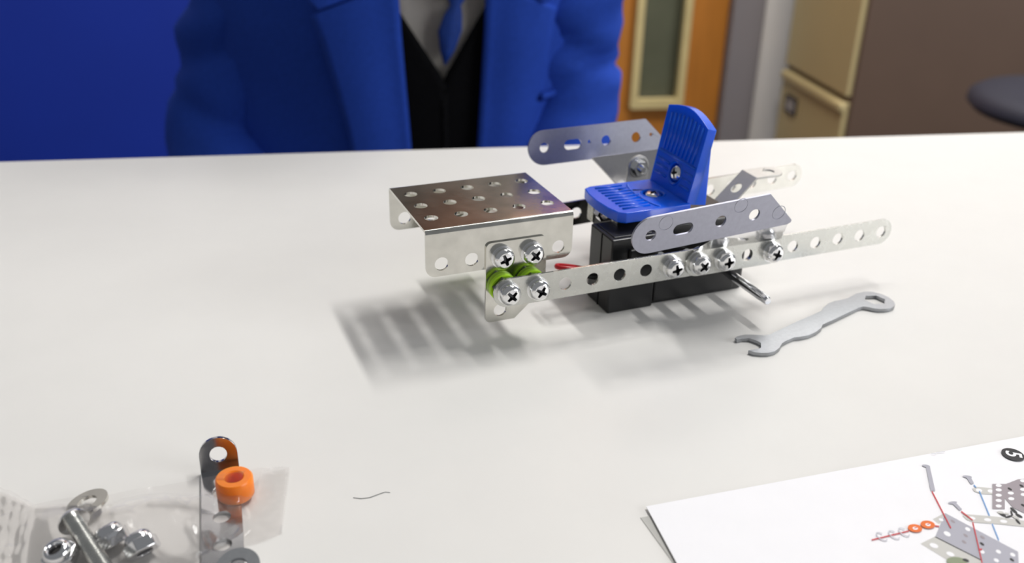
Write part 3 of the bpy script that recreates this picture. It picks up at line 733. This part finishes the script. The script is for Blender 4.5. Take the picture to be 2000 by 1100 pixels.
# drawn channel, flaps, strips
pr('printed_plate', Z5([(780, 612), (1492, 990), (1500, 1130), (1150, 1120), (1130, 1065), (685, 838)]), pr_gray)
pr('printed_flange', Z5([(540, 912), (680, 842), (1130, 1070), (1150, 1140), (900, 1130)]), pr_beige)
pr('printed_flap', Z5([(660, 672), (775, 612), (735, 712), (715, 716)]), pr_beige)
pr('printed_fold_line', Z5(ln((682, 845), (1130, 1072), 9)), pr_dark)
for (x, y) in ((800, 815), (1000, 770), (1300, 990), (1140, 990), (1440, 1020), (1280, 1075)): pr('printed_hole', Z5(el(x, y, 38 if x < 900 else 28, 20 if x < 900 else 16, .5)), pr_white)
for (x, y) in ((855, 695), (980, 832), (965, 895), (1140, 915), (1145, 850), (1432, 1070)): pr('printed_hole', Z5(el(x, y, 26, 11, .6)), pr_mauve if y < 900 else pr_dark)
for (x, y, a, b) in ((670, 932, 45, 22), (830, 1015, 42, 20), (740, 680, 24, 14)): pr('printed_hole', Z5(el(x, y, a, b, .35)), pr_white)
pr('printed_strip', Z5([(950, 640), (990, 625), (1290, 650), (1560, 690), (1560, 750), (1300, 722), (1060, 706), (990, 680)]), pr_beige)
for (x, y) in ((1040, 664), (1195, 680), (1350, 695)): pr('printed_hole', Z5(el(x, y, 36, 15, .15)), pr_white)
pr('printed_bracket', Z5([(1045, 375), (1090, 358), (1240, 372), (1240, 432), (1130, 428), (1060, 402)]), pr_beige)
for (x, y) in ((1110, 392), (1225, 400)): pr('printed_hole', Z5(el(x, y, 32, 16, .2)), pr_white)
pr('printed_seat_plate', Z5([(1240, 330), (1375, 330), (1490, 285), (1560, 280), (1560, 620), (1440, 560), (1362, 470), (1362, 575), (1240, 575)]), pr_mauve)
for (x, y) in ((1302, 345), (1302, 388), (1302, 440), (1302, 492), (1302, 546), (1420, 420), (1425, 475), (1540, 300), (1540, 385), (1545, 435)): pr('printed_hole', Z5(el(x, y, 30, 15, .1)), pr_white)
for (x, y) in ((1410, 380), (1525, 350), (1540, 540)): pr('printed_hole', Z5(el(x, y, 24, 10, .5)), pr_dark)
for (x, y, a, b, r_) in ((1340, 630, 40, 12, .5), (1400, 650, 36, 10, -.3), (1450, 590, 46, 12, .7), (1500, 640, 40, 11, .5), (1490, 700, 34, 10, .8), (1430, 620, 34, 9, 1.2)): pr('printed_nut', Z5(el(x, y, a, b, r_)), pr_dark)
for (x, y, a, b, r_) in ((1320, 610, 34, 12, .2), (1470, 660, 40, 12, .4), (1380, 622, 24, 9, .2)): pr('printed_nut', Z5(el(x, y, a, b, r_)), pr_beige)
pr('printed_wheel', Z5(el(890, 1090, 100, 44, .1)), pr_green)
pr('printed_wheel_mark', Z5(el(980, 1078, 34, 14, .3)), pr_dark)
# bolts, guide lines, rings
pr('printed_bolt', Z5([(590, 165), (630, 165), (682, 398), (638, 402)]), pr_gray); pr('printed_bolt_head', Z5(el(592, 156, 40, 12, .15)), pr_gray)
pr('printed_bolt', Z5([(985, 268), (1030, 268), (1060, 325), (1028, 335)]), pr_gray); pr('printed_bolt_head', Z5(el(995, 262, 46, 12, .12)), pr_gray)
pr('printed_bolt', Z5([(850, 525), (885, 518), (945, 580), (918, 592)]), pr_gray); pr('printed_bolt_head', Z5(el(852, 515, 44, 12, -.1)), pr_gray)
for a, b, m_ in (((650, 405), (835, 765), pr_red), ((935, 600), (1048, 688), pr_red), ((1048, 705), (1140, 1105), pr_red), ((1058, 342), (1082, 368), pr_blue), ((1112, 402), (1212, 645), pr_blue), ((1238, 722), (1302, 882), pr_blue), ((60, 880), (425, 792), pr_red), ((680, 742), (720, 748), pr_red)):
    pr('printed_line', Z5(ln(a, b, 11)), m_)
pr('printed_mark', Z5(el(1128, 972, 12, 9)), pr_red)
for (x, y) in ((158, 848), (278, 832), (376, 806)):
    for k in range(10):
        a = .5*k; pr('printed_ring', Z5(ln((x+62*math.cos(a)*.85+30*math.sin(a)*.3, y+34*math.sin(a)+22*math.cos(a)), (x+62*math.cos(a+.5)*.85+30*math.sin(a+.5)*.3, y+34*math.sin(a+.5)+22*math.cos(a+.5)), 9)), pr_line)
for (x, y) in ((484, 768), (608, 733)):
    pr('printed_orange_ring', Z5(el(x, y, 72, 38, .15)), pr_orange); pr('printed_ring_hole', Z5(el(x+2, y+2, 26, 14, .15)), pr_white); pr('printed_ring_core', Z5(el(x+4, y-2, 16, 5, -.2)), pr_red)
# step badge: black disc with a white 5
bc = W(1978, 889.5, HP)
MB().add([(bc.x+2.9*math.cos(2*PI*i/40), bc.y+2.9*math.sin(2*PI*i/40), 720+HP+.3) for i in range(40)], [tuple(range(40))]).build('printed_badge', pr_dark, sh_)
fc = bpy.data.curves.new('printed_digit', 'FONT'); fc.body = '5'; fc.size = 5.6*MM; fc.align_x = 'CENTER'; fc.align_y = 'CENTER'; fc.offset = .00012
fo2 = bpy.data.objects.new('tmp_digit', fc); me = bpy.data.meshes.new_from_object(fo2); bpy.data.objects.remove(fo2)
dg = bpy.data.objects.new('printed_digit', me); me.materials.clear(); me.materials.append(pr_white); col.objects.link(dg); dg.parent = sh_
dg.location = (bc.x*MM, bc.y*MM, TABLE+(HP+.36)*MM); dg.rotation_euler = (0, 0, math.radians(-108))
for (a, b) in (((640, 38), (690, 44)), ((690, 28), (775, 22))): pr('printed_tiny_text', Z5(ln(a, b, 4)), pr_line)

# ================================================================== BAG AND LOOSE PARTS (front left)
# L-bracket: flat arm under the bag, tab standing at its far end
pA = W(391, 918, 1.2); pB = W(470, 912, 1.2); pC = W(410, 1100, 1.2)
bdir = (W(436, 1100, 1.2)-W(430, 915, 1.2)).normalized(); bang = math.atan2(bdir.y, bdir.x)+PI/2
bc0 = W(430, 917, 1.2)
BR = T4(bc0.x, bc0.y, 720.05) @ Matrix.Rotation(bang, 4, 'Z')     # local -Y runs towards the camera
br = MB(); br.plate(slot(0, 0, 0, .1) if False else rrect(-4.75, 4.75, -42, 0, [4.5, 4.5, 0, 0]), [circ(0, -9, 2.1), circ(0, -19, 2.1), circ(0, -29, 2.1)], 1.0, BR)
tab = rrect(-4.75, 4.75, 0, 5.2, 0)[:2] + [(4.75*math.cos(PI*i/16), 4.9+4.75*math.sin(PI*i/16)) for i in range(17)]
lean_t = math.radians(9)
br.plate(tab, [circ(0, 5.0, 2.15)], 1.0, BR @ T4(0, .3, .4) @ Matrix.Rotation(-lean_t, 4, 'X') @ T4(0, .5, 0) @ XZ)
tag(br.build('angle_bracket', mat('bracket_steel', (188, 188, 190), .14, 1, .06, 300), smooth=35, bevel=.15), 'steel angle bracket with raised rounded tab under the clear bag', 'bracket')
rp = W(461, 966, 1.2)
rg = MB().lathe([(2.2, 0), (4.2, 0), (4.55, .5), (4.55, 5.0), (4.2, 5.5), (2.5, 5.5), (2.2, 5.2)], T4(rp.x, rp.y, 721.15), 40, True)
tag(rg.build('orange_spacer', orange, smooth=40), 'orange plastic spacer ring standing on the angle bracket', 'spacer')
# washer leaning up
wp_ = W(171, 985, 2.6)
wz = MB().lathe([(2.3, 0), (4.9, 0), (4.9, .8), (2.3, .8)], T4(wp_.x, wp_.y, 723.4) @ Matrix.Rotation(.28, 4, 'Z') @ Matrix.Rotation(math.radians(-4), 4, 'X') @ Matrix.Rotation(math.radians(-12), 4, 'Y') @ T4(0, 0, -.8), 36, True)
tag(wz.build('washer', mirror, smooth=35), 'steel washer half under the bag above the bolt head', 'washer')
# bolt: head away, shank running towards the camera
bt = empty('bolt', 'long round-headed steel bolt inside the clear bag', 'bolt')
q0 = W(142, 1016, 5.2); q1 = W(210, 1122, 2.4); dq = (q1-q0).normalized()
BTM = T4(0, 0, 720) @ T4(*q0) @ dq.to_track_quat('Z', 'Y').to_matrix().to_4x4()
MB().lathe([(0, -1.6), (1.6, -1.4), (2.9, -.7), (3.5, .4), (3.55, .9), (1.9, 1.0), (0, 1.0)], BTM, 28).build('head', screwm, bt, smooth=40)
MB().lathe([(0, .8)] + [q for i in range(34) for q in ((2.05, .9+.75*i), (1.82, 1.28+.75*i))] + [(1.9, 26.6), (0, 26.8)], BTM, 20).build('shank', zinc, bt, smooth=50)
# lock nuts
def locknut(u, v, h, tz, tx_, label, parts=True):
    p = W(u, v, h); M = T4(p.x, p.y, 720+p.z) @ Matrix.Rotation(tz, 4, 'Z') @ Matrix.Rotation(tx_, 4, 'X')
    e = empty('lock_nut', label, 'nut', group='loose nuts in the bag')
    m_ = hexnut_mb(M @ T4(0, 0, -2.4), 3.5, 3.0, 1.9); m_.build('hex_body', chrome, e, smooth=30, bevel=.25)
    MB().lathe([(1.5, .4), (3.2, .5), (3.1, 1.5), (2.6, 2.3), (1.9, 2.55), (1.45, 2.2), (1.4, 1.0)], M, 26).build('collar', chrome, e, smooth=50)
locknut(216, 1046, 3.9, .9, math.radians(-38), 'middle lock nut right of the bolt, its collar facing up left')
locknut(274, 1062, 3.9, .75, math.radians(-55), 'rightmost lock nut inside the clear bag')
locknut(115, 1082, 3.9, -.5, math.radians(18), 'lock nut left of the long bolt, half hidden by its shank')
cpn = W(466, 1118, 1.4)
tag(MB().lathe([(2.2, 0), (4.9, 0), (4.9, .9), (2.2, .9)], T4(cpn.x, cpn.y, 722.4) @ Matrix.Rotation(.25, 4, 'X'), 36, True).build('washer', screwm, smooth=35), 'flat grey washer lying on the angle bracket at the bottom edge', 'washer')
# film
bag = empty('plastic_bag', 'clear plastic parts bag with crimped seals lying over loose nuts and bolt', 'bag')
FE = [(-.02, -40, 944, .6), (.06, 20, 962, 1), (.14, 66, 985, 1.), (.24, 130, 972, 2.0), (.34, 205, 966, 4.2), (.5, 300, 951, 3.6), (.62, 380, 936, 5.5), (.72, 425, 927, 7.6), (.8, 470, 920, 8.0), (.88, 512, 914, 2.0), (1., 566, 911, .4)]
NE = [(-.02, -60, 1160, .3), (.3, 150, 1180, .3), (.62, 380, 1125, .3), (.78, 452, 1075, .3), (.9, 508, 1060, .3), (1., 549, 1043, .3)]
def interp(L, u):
    for a, b in zip(L, L[1:]):
        if u <= b[0]:
            t = (u-a[0])/(b[0]-a[0]); t = max(0, t); return [a[k]+(b[k]-a[k])*t for k in (1, 2, 3)]
    return list(L[-1][1:])
NU, NV = 150, 60
P = []; PB = []
for i in range(NU+1):
    u = i/NU*1.02-.02; fu, fv, fh = interp(FE, u); nu, nv, nh = interp(NE, u)
    # zigzag cut on the right seal
    F_ = W(fu, fv, fh); N_ = W(nu, nv, nh); row = []; rowb = []
    for k in range(NV+1):
        v = k/NV; p = F_ + (N_-F_)*v
        if i > NU-3: p += Vector((.35 if k % 2 else -.25, 0, 0))
        body = min(1, max(0, (1-u)*6-.75)) * min(1, max(0, (u-.08)*3.2))
        dome = 7.6*math.sin(PI*min(1, v*1.15+.02))**.55 if v*1.15+.02 < 1 else 0
        h = max(fh*(1-v)**2 + nh*v, dome*body*(.92+.08*math.sin(u*9)))
        cr = noise.noise(Vector((p.x*.16+p.y*.10, p.y*.05-p.x*.02, 3.3)))*1.5 + noise.noise(Vector((p.x*.45+p.y*.3, p.y*.18, 9.1)))*.55
        cr += -1.0*abs(noise.noise(Vector((p.x*.12-p.y*.16, p.y*.03+p.x*.05, 1.7))))
        h += cr*body*(.25+.75*min(1, v*4))
        if u > .86: h += .22*math.sin(u*430)*(1-body)+.18*noise.noise(Vector((p.x*.5, p.y*.5, 2)))
        if u < .14: h += (.16*math.sin(u*230+v*4)+.7*noise.noise(Vector((p.x*.3, p.y*.3, 5)))+.5)*(1-body)
        row.append((p.x, p.y, 720+max(.35, h))); rowb.append((p.x, p.y, 720.12 + (.1 if h > 1 else 0)))
    P.append(row); PB.append(rowb)
MB().grid(P).build('top_film', film, bag, smooth=0)
MB().grid(PB).build('bottom_film', film, bag, smooth=0)
# fine stray fibre on the table
fp = [W(u, v, .15) for u, v in ((690, 972), (705, 974), (722, 972), (738, 966), (752, 961), (762, 962))]
tag(MB().tube([(p.x, p.y, 720.12) for p in fp], .07, 6).build('fibre', nutm, smooth=0), 'tiny stray dark fibre lying alone on the open table', 'fibre')
